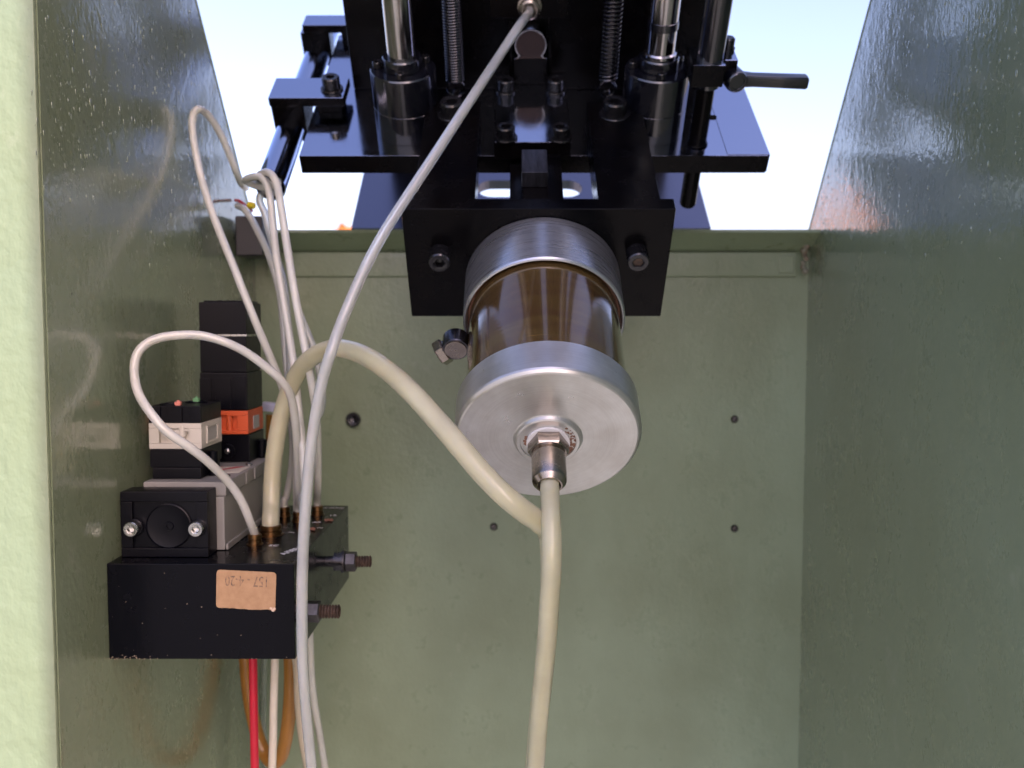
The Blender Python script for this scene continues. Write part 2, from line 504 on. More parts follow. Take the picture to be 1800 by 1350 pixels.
cyl.part("seal_ring", rings([(0.0466, -.0975), (0.0476, -0.0972), (0.0480, -0.0985), (0.0476, -0.0998)], (X0, 0, 0), ax, 72, caps=False), M_rust, label="rusty sealing groove between cap and barrel")
# rust crust round the fitting
bm = bmesh.new()
for i in range(150):
    a = random.gauss(-0.25, 0.55) if i % 5 else random.gauss(3.2, 0.35)
    rr = random.uniform(0.0108, 0.0152 if i % 5 else 0.0130)
    s_ = random.uniform(.0003, .0011)
    c = Vector((X0 + rr * math.cos(a), -0.0060, rr * math.sin(a)))
    bmesh.ops.create_icosphere(bm, subdivisions=1, radius=s_, matrix=Matrix.Translation(c) @ Matrix.Diagonal((1, .35, 1, 1)))
cyl.part("rust_crust", bm, M_rust, kind="stuff", smooth=False)
fit = cyl.part("hose_fitting", rings([(0.0108, 0.0072, 'h'), (0.0113, 0.0078, 'h'), (0.0113, 0.0138, 'h'), (0.0104, 0.0148, 'h'), (0.0098, 0.0150)], (X0, 0, 0), ax, 48, rot=0), M_nickel, angle=18)
cyl.part("washer", rings([(0.006, 0.0061), (0.0119, 0.0061), (0.0119, 0.0076), (0.006, 0.0076)], (X0, 0, 0), ax, 40), M_white, parent=fit)
cyl.part("sleeve", rings([(0.0082, 0.0148), (0.0084, 0.0172), (0.0092, 0.0176), (0.0093, 0.0185), (0.0093, 0.0330), (0.0090, 0.0345), (0.0068, 0.0372), (0.0060, 0.0372), (0.0058, 0.032), (0.0001, 0.030)],
                         (X0, 0, 0), ax, 48), M_nickel, parent=fit, angle=20)
# side elbow on the left
EK = 1.3
ex, ev, eu = X0 - 0.0545, 0.0800, -0.0035
el = cyl.part("side_elbow", join(rings([(0.0062 * EK, -.004), (0.0066 * EK, -.003), (0.0066 * EK, .0060), (0.0062 * EK, .0070), (0.0054 * EK, .0070)], (ex, ev, eu), ax, 36),
                                 rings([(0.0042, 0), (0.0042, .013)], (ex, ev, eu - .003), (1, .05, -.3), 20)), M_dkchrome, label="dark round elbow on the left of the barrel")
cyl.part("elbow_face", rings([(0.0053 * EK, .0071), (0.0053 * EK, .0076), (0.0049 * EK, .0078)], (ex, ev, eu), ax, 36), M_nickel, parent=el)
cyl.part("elbow_nut", rings([(0.0062, .0030), (0.0062, .0072), (0.0080, .0075, 'h'), (0.0084, .0082, 'h'), (0.0084, .0125, 'h'), (0.0076, .0133, 'h')], (ex, ev + .001, eu - .002), (-1, -.30, -.55), 36), M_nickel, parent=el, angle=18)

# ================================================================ BRACKET
XB0, XB1 = -0.0705, 0.0996
br = Thing("cylinder_bracket", "matt black steel bracket of a cross plate on two bars, holding the cylinder", "bracket", (0.0146, 0.242, 0.031), machine=True)
pb = box(XB0, XB1, 0.1365, 0.1485, -0.0301, 0.0562, 0.0009)
br.part("cross_plate", pb, M_blackm)
br.part("bar", box(-0.0644, -0.0252, 0.1487, 0.280, 0.0312, 0.0540, 0.0005), M_blackm)
br.part("bar", box(0.0526, 0.0918, 0.1487, 0.280, 0.0312, 0.0540, 0.0005), M_blackm)
for xx in (-0.0450, 0.0710):
    br.part("bar_screw", cap_screw((xx, 0.2600, 0.0540), (0, 0, 1), 0.0085, 0.0115, washer=0.0108), M_screw)
br.part("plate_screw", cap_screw((-0.0479, 0.1365, 0.0235), (0, -1, 0), 0.0070, 0.0120), M_screw)
s2 = br.part("plate_screw", cap_screw((0.0781, 0.1365, 0.0240), (0, -1, 0), 0.0070, 0.0120), M_screw)
br.part("screw_face", rings([(0.0056, 0.0050), (0.0050, .0052), (0.0020, .0049), (.0001, .0047)], (0.0781, 0.1365 - 0.0055, 0.0240), (0, -1, 0), 20), M_rustscrew, parent=s2, label="rust filled socket")

# slotted ring nut behind the plate, clevis and key
nut = bmesh.new()
n = 90
rows = []
for (r, v) in ((0.036, .1490), (0.0468, .1490), (0.0472, .1500), (0.0472, .1635), (0.0462, .165), (0.036, .165)):
    row = []
    for i in range(n):
        a = 2 * PI * i / n
        d = abs(((a - PI / 2 + PI) % (2 * PI)) - PI)
        rr = r
        if r > 0.04 and d < 0.12: rr = r - 0.006
        row.append(nut.verts.new((X0 - .003 + rr * math.cos(a), v, rr * math.sin(a))))
    rows.append(row)
for a, b in zip(rows, rows[1:]):
    for i in range(n):
        j = (i + 1) % n
        nut.faces.new((a[i], a[j], b[j], b[i]))
for i in range(n):
    j = (i + 1) % n
    nut.faces.new((rows[-1][i], rows[-1][j], rows[0][j], rows[0][i]))
cyl.part("slotted_nut", nut, M_nickel, angle=25)
cyl.part("piston_rod", rings([(0.010, -0.20), (0.010, -0.137)], (X0 - .003, 0, 0), ax, 32), M_chrome)
cl = Thing("rod_clevis", "black brushed clevis block with a raised square key between the two bars", "clevis", (X0 - .003, 0.19, 0.0), machine=True)
cl.part("clevis_block", join(box(-0.0035, 0.0325, 0.178, 0.2345, -0.020, 0.0300, 0.0006), box(0.005, 0.0325, 0.178, 0.2385, 0.0301, 0.0358, 0.0004)), M_blackm)
cl.part("key", box(0.0046, 0.0222, 0.1940, 0.2240, 0.0359, 0.0475, 0.0006), mat("brushed_black_steel", (0.12, 0.125, 0.15, 1), rough=0.35, metal=0.8, var=0.6, var_scale=30, stretch=(6, 1, 1), bump=0.0004, bump_scale=60))
cl.part("clevis_bolt", rings([(0.006, 0), (0.006, .006), (.0045, .008, 'h'), (.0001, .008)], (0.0405, 0.190, 0.018), (0.2, -.3, 1), 18), M_bolt)

# ================================================================ BASE PLATE + COLUMN
base = Thing("press_frame", "heavy black steel base plate with upright column plate behind the guide posts", "machine base", (0.015, 0.35, 0.017), machine=True)
def UPX(px, py, u):
    """machine (x, v) of the point on plane u seen at pixel"""
    d = CM @ Vector(((px - 900) / 1600, (675 - py) / 1600, -1.0))
    dm = MR.transposed() @ d
    om = MR.transposed() @ (-C0)
    t = (u - om.z) / dm.z
    q = om + dm * t
    return q.x, q.y
bxl0, vn = UPX(525, 274, 0.031)
xr, _ = UPX(1352, 274, 0.031)
VN = vn
base.part("base_plate", box(bxl0, xr, VN, 0.452, 0.0166, 0.0310, 0.0006), M_plate)
base.part("plate_end", box(xr + .0002 - .030, xr + .0010, VN + .001, 0.452 - .001, 0.0172, 0.0314, 0.0003), M_plate)
cx0, cv = UPX(622, 157, 0.031)
cx1, _ = UPX(1243, 157, 0.031)
base.part("column_plate", box(cx0, -0.0040, cv, cv + 0.022, 0.0312, 0.42, 0.001), M_blackm)
base.part("column_plate", box(0.0280, cx1, cv, cv + 0.022, 0.0312, 0.42, 0.001), M_blackm)
base.part("column_bridge", box(-0.0039, 0.0279, cv + .001, cv + 0.021, 0.0312, 0.092, 0.0006), M_blackm)
# lower slab with capsule slot
slab_u = -0.104
sx0, sv0 = UPX(617, 402, slab_u); sx1, _ = UPX(1250, 402, slab_u)
qx0, qv0 = UPX(838, 346, slab_u); qx1, qv1 = UPX(1022, 317, slab_u)
sv0 = sv0 - 0.002; sv1 = 0.56
bm = bmesh.new()
rc = (qv1 - qv0) / 2; vc = (qv1 + qv0) / 2
slot = []
for i in range(13):
    a = PI / 2 - PI * i / 12
    slot.append((qx1 - rc + rc * math.cos(a), vc + rc * math.sin(a)))
for i in range(13):
    a = -PI / 2 - PI * i / 12
    slot.append((qx0 + rc + rc * math.cos(a), vc + rc * math.sin(a)))
def ray_rect(a, b):
    # push outwards to the slab's rectangle
    ccx, ccv = (qx0 + qx1) / 2, vc
    dx, dv = a - ccx, b - ccv
    t = 1e9
    if dx > 1e-9: t = min(t, (sx1 - ccx) / dx)
    if dx < -1e-9: t = min(t, (sx0 - ccx) / dx)
    if dv > 1e-9: t = min(t, (sv1 - ccv) / dv)
    if dv < -1e-9: t = min(t, (sv0 - ccv) / dv)
    return ccx + dx * t, ccv + dv * t
cors = [(sx1, sv1), (sx1, sv0), (sx0, sv0), (sx0, sv1)]
outer = [ray_rect(*q) for q in slot]
N_ = len(slot)
def layer(u):
    return [bm.verts.new((a, b, u)) for a, b in slot], [bm.verts.new((a, b, u)) for a, b in outer]
s_hi, o_hi = layer(slab_u); s_lo, o_lo = layer(slab_u - 0.010)
def corner_between(p, q):
    for c in cors:
        onp = (abs(p[0] - c[0]) < 1e-7) ^ (abs(p[1] - c[1]) < 1e-7)
        onq = (abs(q[0] - c[0]) < 1e-7) ^ (abs(q[1] - c[1]) < 1e-7)
        if onp and onq and (abs(p[0] - c[0]) < 1e-7) != (abs(q[0] - c[0]) < 1e-7):
            return c
    return None
for i in range(N_):
    j = (i + 1) % N_
    c = corner_between(outer[i], outer[j])
    if c:
        ch = bm.verts.new((c[0], c[1], slab_u)); clo = bm.verts.new((c[0], c[1], slab_u - .010))
        bm.faces.new((s_hi[i], o_hi[i], ch, o_hi[j], s_hi[j])); bm.faces.new((s_lo[i], o_lo[i], clo, o_lo[j], s_lo[j]))
        bm.faces.new((o_hi[i], o_lo[i], clo, ch)); bm.faces.new((ch, clo, o_lo[j], o_hi[j]))
    else:
        bm.faces.new((s_hi[i], o_hi[i], o_hi[j], s_hi[j])); bm.faces.new((s_lo[i], o_lo[i], o_lo[j], s_lo[j]))
        bm.faces.new((o_hi[i], o_lo[i], o_lo[j], o_hi[j]))
    bm.faces.new((s_hi[i], s_lo[i], s_lo[j], s_hi[j]))
base.part("lower_slab", bm, mat("dull_black_plate", (0.19, 0.19, 0.24, 1), rough=0.22, metal=1.0), label="lower black slab with a rounded slot, seen above the back wall", smooth=False)
base.part("spacer_block", box(sx0 + .02, sx0 + .06, .49, .54, slab_u + .0002, 0.40, .001), M_blackm)
base.part("spacer_block", box(sx1 - .06, sx1 - .02, .49, .54, slab_u + .0002, 0.40, .001), M_blackm)
base.part("plate_pin", rings([(0.0028, 0), (0.0028, .0025), (.001, .003)], (*UPX(590, 238, .031), 0.0311), (0, 0, 1), 14), M_nickel)
hx, hv = UPX(890, 330, 0.0)

# slide with the four screws
s0x, _ = UPX(868, 250, 0.045); s1x, sv = UPX(1004, 250, 0.045)
sl_ = Thing("slide_plate", "black glossy cover plate with four socket screws in the middle of the base", "cover plate", ((s0x + s1x) / 2, sv, 0.0312), machine=True)
sl_.part("plate", box(s0x, s1x, sv, cv - .001, 0.0312, 0.0450, 0.0008), M_plate)
for (px, py) in ((889, 160), (976, 160), (889, 243), (985, 243)):
    a, b = UPX(px, py, 0.045)
    sl_.part("screw", cap_screw((a, b, 0.0450), (0, 0, 1), 0.0066, 0.0098, washer=0.0084), M_screw)
# stop block above the slide
stp = Thing("stop_block", "small bright topped steel stop block standing behind the four screws", "stop block", (0.0115, cv - .011, 0.0452), machine=True)
stp.part("block", box(-0.0012, 0.0250, cv - 0.020, cv - 0.0012, 0.0452, 0.0655, 0.0006), M_plate)
stp.part("hole_pin", rings([(0.0016, 0), (0.0016, .0006), (.0001, .0006)], (0.0118, cv - .011, .0656), (0, 0, 1), 14), M_black)
stp.part("rail", box(-0.0042, -0.0018, cv - .016, cv - .0012, 0.0451, 0.125, .0003), M_blackm)
stp.part("rail", box(0.0256, 0.0280, cv - .016, cv - .0012, 0.0451, 0.125, .0003), M_blackm)
stp.part("boss_rim", rings([(0.0124, 0), (0.0124, .0135), (0.0120, .0139), (0.0112, .0139)], (0.0119, cv - .001, 0.0735), (0, -1, 0), 40, caps=False), M_chrome)
stp.part("round_boss", rings([(0.0111, 0), (0.0111, .0135), (.0001, .0132)], (0.0119, cv - .001, 0.0735), (0, -1, 0), 40), mat("brown_oiled_steel", (0.07, 0.05, 0.045, 1), rough=0.25, metal=1.0))
# carriage block above, holding the long tube
TB = Thing("carriage_block", "dark carriage block at the top middle where the long tube enters", "carriage block", (0.010, cv, 0.108), machine=True)
k0x, kv = -0.0173, 0.300
TB.part("block", box(-0.0173, 0.0372, kv, kv + .014, 0.1075, 0.150, 0.0006), M_blackm)
TB.part("inlet_fitting", rings([(0.0085, 0), (0.0085, .003), (0.0070, .0035), (0.0070, .0085), (0.0056, .0095), (.0048, .0095), (.0048, .003)], (0.0102, kv, 0.1165), (0, -1, 0), 28), M_nickel)

# guide posts
def guide_post(px, name_label, band):
    u_t = 0.081
    x, v = UPX(px, 116, u_t)
    t = Thing("guide_post", name_label, "guide post", (x, v, 0.0312), machine=True, group="pair of chrome guide posts standing on the base plate")
    t.part("housing", rings([(0.0235, 0.0312), (0.0235, 0.0520), (0.0231, 0.0523), (0.0231, 0.0527), (0.0235, 0.0530), (0.0236, 0.0790), (0.0228, 0.0800), (0.0222, 0.0800)], (x, v, 0), (0, 0, 1), 64), M_black, angle=25)
    t.part("collar", rings([(0.0138, 0.0801), (0.0142, 0.0806), (0.0142, 0.0880), (0.0134, 0.0890), (0.0108, 0.0890)], (x, v, 0), (0, 0, 1), 48), M_black)
    for a in (-60, 60, 180 + 30, 180 - 60):
        t.part("screw", cap_screw((x + 0.0182 * math.cos(R(a - 30)), v + 0.0182 * math.sin(R(a - 30)), 0.0801), (0, 0, 1), 0.0033, 0.0045), M_screw)
    t.part("chrome_rod", rings([(0.0103, 0.0891), (0.0103, 0.42)], (x, v, 0), (0, 0, 1), 48), M_chrome)
    if band:
        t.part("black_band", rings([(0.0104, 0.1085), (0.0109, 0.1088), (0.0109, 0.1140), (0.0104, 0.1143)], (x, v, 0), (0, 0, 1), 48, caps=False), M_black)
        t.part("lip", rings([(0.0104, 0.0892), (0.0118, 0.0893), (0.0118, 0.0915), (0.0104, 0.0925)], (x, v, 0), (0, 0, 1), 48, caps=False), M_chrome)
    return x, v
gl = guide_post(708, "plain chrome guide post in black housing, left of the long tube", False)
gr = guide_post(1157, "chrome guide post with a thin black band, right beside the lever", True)

# springs
def spring(px, pitch, r, label, wire):
    x, v = UPX(px, 145, 0.060)
    t = Thing("tension_spring", label, "spring", (x, v, 0.058), machine=True, group="pair of upright tension springs behind the bars")
    path = []
    turns = int((0.200 - 0.062) / pitch)
    per = 14
    for i in range(turns * per + 1):
        a = 2 * PI * i / per
        path.append(Vector((x + (r - wire) * math.cos(a), v + (r - wire) * math.sin(a), 0.062 + pitch * i / per)))
    t.part("coil", sweep(path, wire, 6), M_dkchrome, angle=60)
    hk = [Vector((x + 0.0062 * math.sin(a), v, 0.0555 - 0.0062 * math.cos(a))) for a in [2 * PI * k / 20 for k in range(0, 20)]]
    t.part("hook", sweep(hk, wire, 8), M_dkchrome)
    t.part("anchor_pin", rings([(0.003, 0.0312), (0.003, 0.052), (.002, .053)], (x, v + .004, 0), (0, 0, 1), 16), M_screw)
spring(801, 0.00205, 0.0078, "tightly wound dark tension spring left of the middle", 0.00095)
spring(1068, 0.00300, 0.0076, "stretched tension spring with open coils, right of the middle", 0.00085)

# support tube on the left
sup = Thing("cable_support_tube", "black round tube with open lower end that the thin hoses go into", "support tube", (-0.179, 0.22, 0.018), machine=True)
tx, tu = -0.1745, 0.0180
v0 = 0.222
def hollow_tube(x, u, va, vb, ro, ri, n=40):
    return rings([(ri, va - vb), (ro - .0004, va - vb), (ro, va - vb), (ro, -.0004), (ro - .0005, 0), (ri + .0003, 0), (ri, -.0005), (ri, -(vb - va) * 0.5), (0.0002, -(vb - va) * 0.5)], (x, va, u), (0, -1, 0), n)
sup.part("tube_body", hollow_tube(tx, tu, v0, 0.500, 0.0108, 0.0092), M_plate)
def clamp(py, px0, px1, screw_px, depth):
    a, vv = UPX(px0, py, 0.0460)
    b, _ = UPX(px1, py, 0.0460)
    c = sup.part("clamp_plate", join(box(a, b, vv, vv + depth, 0.0385, 0.0460, 0.0012), box(max(a, bxl0 + .004), b - .004, vv + .006, vv + depth - .006, 0.0312, 0.0384, .0005), box(tx - .0125, tx + .0125, vv + .002, vv + depth - .002, 0.008, 0.0383, .001)), M_plate)
    if screw_px:
        sup.part("clamp_screw", cap_screw((UPX(screw_px, py, .046)[0], vv + depth * 0.40, 0.0460), (0, 0, 1), 0.0068, 0.0105, washer=0.0086), M_screw, parent=c)
clamp(172, 470, 604, 579, 0.034)
clamp(44, 530, 640, 0, 0.022)

# right rod with clamp and lever
rx, rv = UPX(1225, 253, 0.031)
rod = Thing("clamp_rod", "slim black upright rod through the right of the base plate", "rod", (rx, rv, 0.031), machine=True)
rod.part("thin_rod", rings([(0.0050, -0.0215), (0.0062, -0.0195), (0.0062, 0.0165)], (rx, rv, 0), (0, 0, 1), 28), M_blackm)
rod.part("rod_stem", rings([(0.0072, 0.0312), (0.0078, 0.032), (0.0070, 0.033), (0.0066, 0.036), (0.0066, 0.0752)], (rx, rv, 0), (0, 0, 1), 28), M_blackm)
rod.part("sleeve_rod", rings([(0.0076, 0.0753), (0.0090, 0.0765), (0.0090, 0.40)], (rx, rv, 0), (0, 0, 1), 32), M_black)
rod.part("side_pin", rings([(0.0018, 0), (0.0018, .010), (.0012, .011)], (rx, rv, 0.052), (1, 0, 0), 12), M_blackm)
lev = Thing("clamping_lever", "black clamping lever with a long handle pointing right against the sky", "lever", (rx, rv, 0.095), machine=True)
bxr = rx + 0.0150
lev.part("clamp_body", join(box(rx - .013, rx + .0092, rv - .011, rv + .018, 0.0800, 0.0960, .001), box(rx + .0093, bxr + .004, rv - .003, rv + .018, 0.0810, 0.0960, .001)), M_plate)
lev.part("top_screw", rings([(0.0050, 0.0961), (0.0050, 0.0980), (0.0042, .0981), (0.0042, .1040), (.0030, .1052)], (bxr - .001, rv + .013, 0), (0, 0, 1), 20), M_screw)
hub = (bxr + .0025, rv - .002, 0.0830)
lev.part("hub", rings([(0.0062, -.010), (0.0072, -.009), (0.0078, .006), (0.0072, .0085), (0.0062, .0095), (.0048, .0095), (.0045, .0088), (.0001, .0088)], hub, (0.18, -1, .05), 32), M_black)
bm = bmesh.new()
sec = []
for (t, hw, hh) in ((0.0, .0058, .0050), (0.10, .0052, .0046), (0.22, .0045, .0042), (0.6, .0047, .0042), (0.97, .0050, .0043), (1.0, .0042, .0036)):
    c = Vector((hub[0] + .002 + 0.0495 * t, hub[1] - 0.001, hub[2] - .0005 - 0.0020 * t))
    row = []
    for k in range(12):
        a = 2 * PI * k / 12 + PI / 12
        ca, sa = math.cos(a), math.sin(a)
        f = lambda q: math.copysign(abs(q) ** 0.45, q)
        row.append(bm.verts.new(c + Vector((0, hw * f(ca), hh * f(sa)))))
    sec.append(row)
for a, b in zip(sec, sec[1:]):
    for k in range(12):
        bm.faces.new((a[k], a[(k + 1) % 12], b[(k + 1) % 12], b[k]))
bm.faces.new(sec[0]); bm.faces.new(sec[-1])
lev.part("handle", bm, M_black, angle=50)

# ================================================================ MANIFOLD AND VALVES
YM0, YM1 = 0.640, 0.853
bxl = xl(YM0) + 0.0003
bxr_ = PX(518, 1100, YM0).x
bz1 = PX(450, 991, YM0).z; bz0 = PX(450, 1159, YM0).z
man = Thing("manifold_block", "black anodised manifold block with brown paper sticker on the left wall", "manifold", ((bxl + bxr_) / 2, YM0, bz0))
man.part("block", box(bxl, bxr_, YM0, YM1, bz0, bz1, 0.0007), M_block)
# paper sticker, torn at the lower right corner
lp = []
q0 = PX(381, 1001, YM0); q1 = PX(486, 1006, YM0); q2 = PX(484, 1074, YM0); q3 = PX(380, 1068, YM0)
def rc_(p, a, b, r=0.0028):
    out = []
    d1 = (a - p).normalized() * r; d2 = (b - p).normalized() * r
    for k in range(5):
        t = k / 4
        out.append(p + d1 * (1 - t) ** 2 + d2 * t ** 2)
    return out
pts = rc_(q0, q3, q1) + rc_(q1, q0, q2)
pts += [q2]
random.seed(3)
tear = 14
for i in range(1, tear):
    t = i / tear
    p = q2.lerp(q3, t * 0.9)
    amp = 0.0011 if t < 0.25 else 0.0003
    pts.append(p + Vector((0, 0, random.uniform(0, amp * 1.6))))
pts += rc_(q3, q2, q0)
lab = poly_prism([(p.x, p.z) for p in pts], YM0 - 0.0004, YM0 - 0.0001, 'xz')
lo = man.part("paper_label", lab, M_label, smooth=False, label="brown paper sticker, stamped upside down")
def text_obj(s, size, m, mtx, parent, thing, name="lettering", ext=0.00006, font_scale=(1, 1)):
    cu = bpy.data.curves.new(name, 'FONT')
    cu.body = s; cu.size = size; cu.extrude = ext; cu.align_x = 'CENTER'; cu.align_y = 'CENTER'
    tmp = bpy.data.objects.new("tmp_text", cu)
    C.objects.link(tmp)
    dg = bpy.context.evaluated_depsgraph_get()
    me = bpy.data.meshes.new_from_object(tmp.evaluated_get(dg))
    bpy.data.objects.remove(tmp); bpy.data.curves.remove(cu)
    b = bmesh.new(); b.from_mesh(me); bpy.data.meshes.remove(me)
    for v in b.verts: v.co.x *= font_scale[0]; v.co.y *= font_scale[1]
    bmesh.ops.transform(b, matrix=mtx, verts=b.verts)
    return thing.part(name, b, m, parent=parent, smooth=False)
c = PX(434, 1021, YM0 - .0005)
text_obj("157 - 4-20", 0.0094, M_dink, Matrix.Translation(c) @ Matrix.Rotation(R(182), 4, 'Y') @ Matrix.Rotation(R(90), 4, 'X'), lo, man, font_scale=(0.80, 1.15))
# flaked paper corner
p = PX(479, 1071, YM0 - .0006)
bm = bmesh.new()
for i in range(7):
    bmesh.ops.create_icosphere(bm, subdivisions=1, radius=random.uniform(.0006, .0013), matrix=Matrix.Translation(p + Vector((random.uniform(-.003, .002), 0, random.uniform(-.0012, .0012)))) @ Matrix.Diagonal((1, .3, .7, 1)))
man.part("torn_corner", bm, M_paperedge, parent=lo, smooth=False)
bm = bmesh.new()
random.seed(21)
for i in range(64):
    if i < 40: q = Vector((bxl + abs(random.gauss(.010, .012)), YM0 - .0001, bz0 + abs(random.gauss(0, .0012))))
    else: q = Vector((random.uniform(bxl, bxr_), YM0 - .0001, random.uniform(bz0, bz1)))
    if q.x > bxr_ or (PX(378, 1, YM0).x < q.x < PX(490, 1, YM0).x and q.z > PX(1, 1080, YM0).z): continue
    bmesh.ops.create_icosphere(bm, subdivisions=1, radius=random.uniform(.00012, .0004), matrix=Matrix.Translation(q) @ Matrix.Diagonal((1.4, .3, 1, 1)))
man.part("dust_specks", bm, mat("tan_dust", (0.30, 0.24, 0.17, 1), rough=.9), smooth=False, kind="stuff")
# engraved marks on top
def ontop(px, py):
    d = CM @ Vector(((px - 900) / 1600, (675 - py) / 1600, -1.0))
    return d * (bz1 / d.z)
for (s, px, py, size, rz) in (("A/0804", 513, 968, 0.0085, 68), ("SC", 481, 959, 0.0065, 0), ("1", 513, 936, 0.0075, 75), ("2", 563, 928, 0.007, 75), ("AR", 557, 918, 0.006, 0), ("12", 585, 906, 0.007, 15),
                              ("supply air  exhaust  capacity", 560, 892.5, 0.0042, 0)):
    q = ontop(px, py)
    text_obj(s, size, M_ink, Matrix.Translation(q + Vector((0, 0, .00006))) @ Matrix.Rotation(R(rz), 4, 'Z'), None, man, name="engraving")
socks = {}
for (key, px, py, r) in (("a", 448, 957, .0048), ("b", 476, 940, .0078), ("c", 500, 907, .0046), ("d", 525, 916, .0046), ("e", 558, 905, .0046)):
    q = ontop(px, py)
    socks[key] = q
    s = man.part("socket_collar", rings([(r * 1.35, 0.0001), (r * 1.35, .0006), (r * 1.12, .0009), (r * 1.12, .0036), (r * .98, .0040), (r * .98, .0048), (r * 1.10, .0052), (r * 1.10, .0078), (r * 1.0, .0084), (r * .8, .0084)], q, (0, 0, 1), 30), M_brass, angle=25)
for (px, py) in ((578, 916), (547, 932)):
    q = ontop(px, py)
    bm = bmesh.new()
    for i in range(9):
        bmesh.ops.create_icosphere(bm, subdivisions=1, radius=random.uniform(.0008, .002), matrix=Matrix.Translation(q + Vector((random.uniform(-.003, .003), random.uniform(-.003, .003), .001))) @ Matrix.Diagonal((1, 1, .6, 1)))
    man.part("copper_crumb", bm, M_copper, smooth=False)
# hex bolts on the right face
def hexbolt(Y, py, L, r, rt, thick, gap=0.0):
    z = PX(600, py, Y).z
    o = (bxr_ + gap, Y, z)
    if gap: man.part('spacer', rings([(rt * .9, .0002), (rt * .9, gap * .45), (r * .95, gap * .5), (r * .95, gap - .001), (r * 1.2, gap - .0009), (r * 1.2, gap + .0001)], (bxr_, Y, z), (1, 0, 0), 28), M_screw)
    b = man.part("hex_nut", rings([(r * 1.12, .0002), (r * 1.12, .0016), (r * 1.0, .0018), (r * .98, .0019, 'h'), (r * 1.04, .0026, 'h'), (r * 1.04, thick, 'h'), (r * .95, thick + .0008, 'h'), (rt, thick + .0009)], o, (1, 0, 0), 36), M_bolt, angle=18)
    prof = [(rt * .6, 0)]
    h = thick
    while h < L:
        prof += [(rt * .78, h), (rt, h + .0008), (rt, h + .0012), (rt * .78, h + .0020)]
        h += .0022
    prof += [(rt * .8, L), (.0002, L)]
    man.part("threaded_stud", rings(prof, o, (1, 0, 0), 24), M_rustthread, parent=b, angle=20)
hexbolt(0.662, 1075, 0.0265, .0078, .0052, .0130)
hexbolt(0.748, 987, 0.0215, .0082, .0050, .0100, gap=.0150)

# grey valve body
vx0, vx1 = XL + .0030, -0.2190
vy0 = 0.6785
vzt = -0.1165
vb = Thing("grey_valve_body", "long grey valve body lying on the black manifold block", "valve", ((vx0 + vx1) / 2, vy0, bz1))
vb.part("body", join(box(vx0, vx1, vy0, 0.846, bz1 + .0003, vzt - .011, .001), box(vx0, vx1 + .0012, vy0 + .001, 0.846, vzt - .0108, vzt, .001)), M_grey)
vb.part("ledge", box(vx1 + .0001, vx1 + .0022, vy0 + .001, 0.845, bz1 + .0004, bz1 + .0050, .0006), M_grey)
for yy in (0.728, 0.752, 0.790):
    vb.part("clip", box(vx1 + .0013, vx1 + .0026, yy, yy + .008, vzt - .010, vzt - .001, .0004), M_grey)
lbp = vb.part("top_sticker", box(-0.252, vx1 - .0015, 0.722, 0.752, vzt + .0001, vzt + .0005, 0), M_cream, smooth=False)
bm = bmesh.new()
vv = [bm.verts.new(q) for q in ((-.250, .7235, vzt + .0007), (-.243, .7235, vzt + .0007), (-.224, .7505, vzt + .0007), (-.231, .7505, vzt + .0007))]
bm.faces.new(vv)
vv = [bm.verts.new(q) for q in ((-.252, .745, vzt + .0007), (-.240, .7505, vzt + .0007), (-.252, .7505, vzt + .0007))]
bm.faces.new(vv)
vb.part("red_stripe", bm, M_red, parent=lbp, smooth=False)
vb.part("cover_screw", rings([(0.0030, 0), (0.0030, .001), (.0024, .0014), (.0001, .0010)], (vx1 - .0065, .706, vzt), (0, 0, 1), 20), M_zinc)
vb.part("cover_screw", rings([(0.0030, 0), (0.0030, .001), (.0024, .0014), (.0001, .0010)], (vx1 - .0060, .764, vzt), (0, 0, 1), 20), M_zinc)

# black front pilot block with round recess and two bright screws
fx0 = PX(212, 900, .658).x; fx1 = PX(365, 900, .658).x
fz0 = bz1 + .0003; fz1 = PX(300, 864, .658).z
FY = 0.6575
fb = Thing("pilot_block", "square black end block with a round dished face and two bright screws", "valve end", ((fx0 + fx1) / 2, FY, bz1))
# outer body
fb.part("body", box(fx0, fx1, FY + .003, vy0 - .0003, fz0, fz1, .001), M_plast)
fb.part("face_frame", join(box(fx0, fx1, FY, FY + .0029, fz1 - .0075, fz1 - .0003, .0005), box(fx0, fx1, FY, FY + .0029, fz0, fz0 + .0065, .0005),
                           box(fx0, fx0 + .0085, FY, FY + .0029, fz0 + .0067, fz1 - .0077, .0005), box(fx1 - .0085, fx1, FY, FY + .0029, fz0 + .0067, fz1 - .0077, .0005)), M_plast)
cc = PX(295, 928, FY); cc.z = PX(295, 926, FY).z
cc.y = FY + .0030
fb.part("round_dish", rings([(0.0168, -.0010), (0.0168, .0016), (0.0160, .0020), (0.0156, .0014), (0.0120, .0006), (0.0060, .0002), (0.0034, .0002), (0.0030, .0012), (.0018, .0012), (.0016, .0002), (.0001, .0001)], cc, (0, -1, 0), 56), M_plast, angle=40)
for px in (235, 348):
    p = PX(px, 928, FY)
    fb.part("bright_screw", cap_screw((p.x, FY + .0020 + .001, p.z), (0, -1, 0), .0055, .0090), M_zinc)
    fb.part("screw_boss", rings([(.0062, 0), (.0066, .0028), (.0060, .0032)], (p.x, FY + .0029, p.z), (0, -1, 0), 28), M_plast)

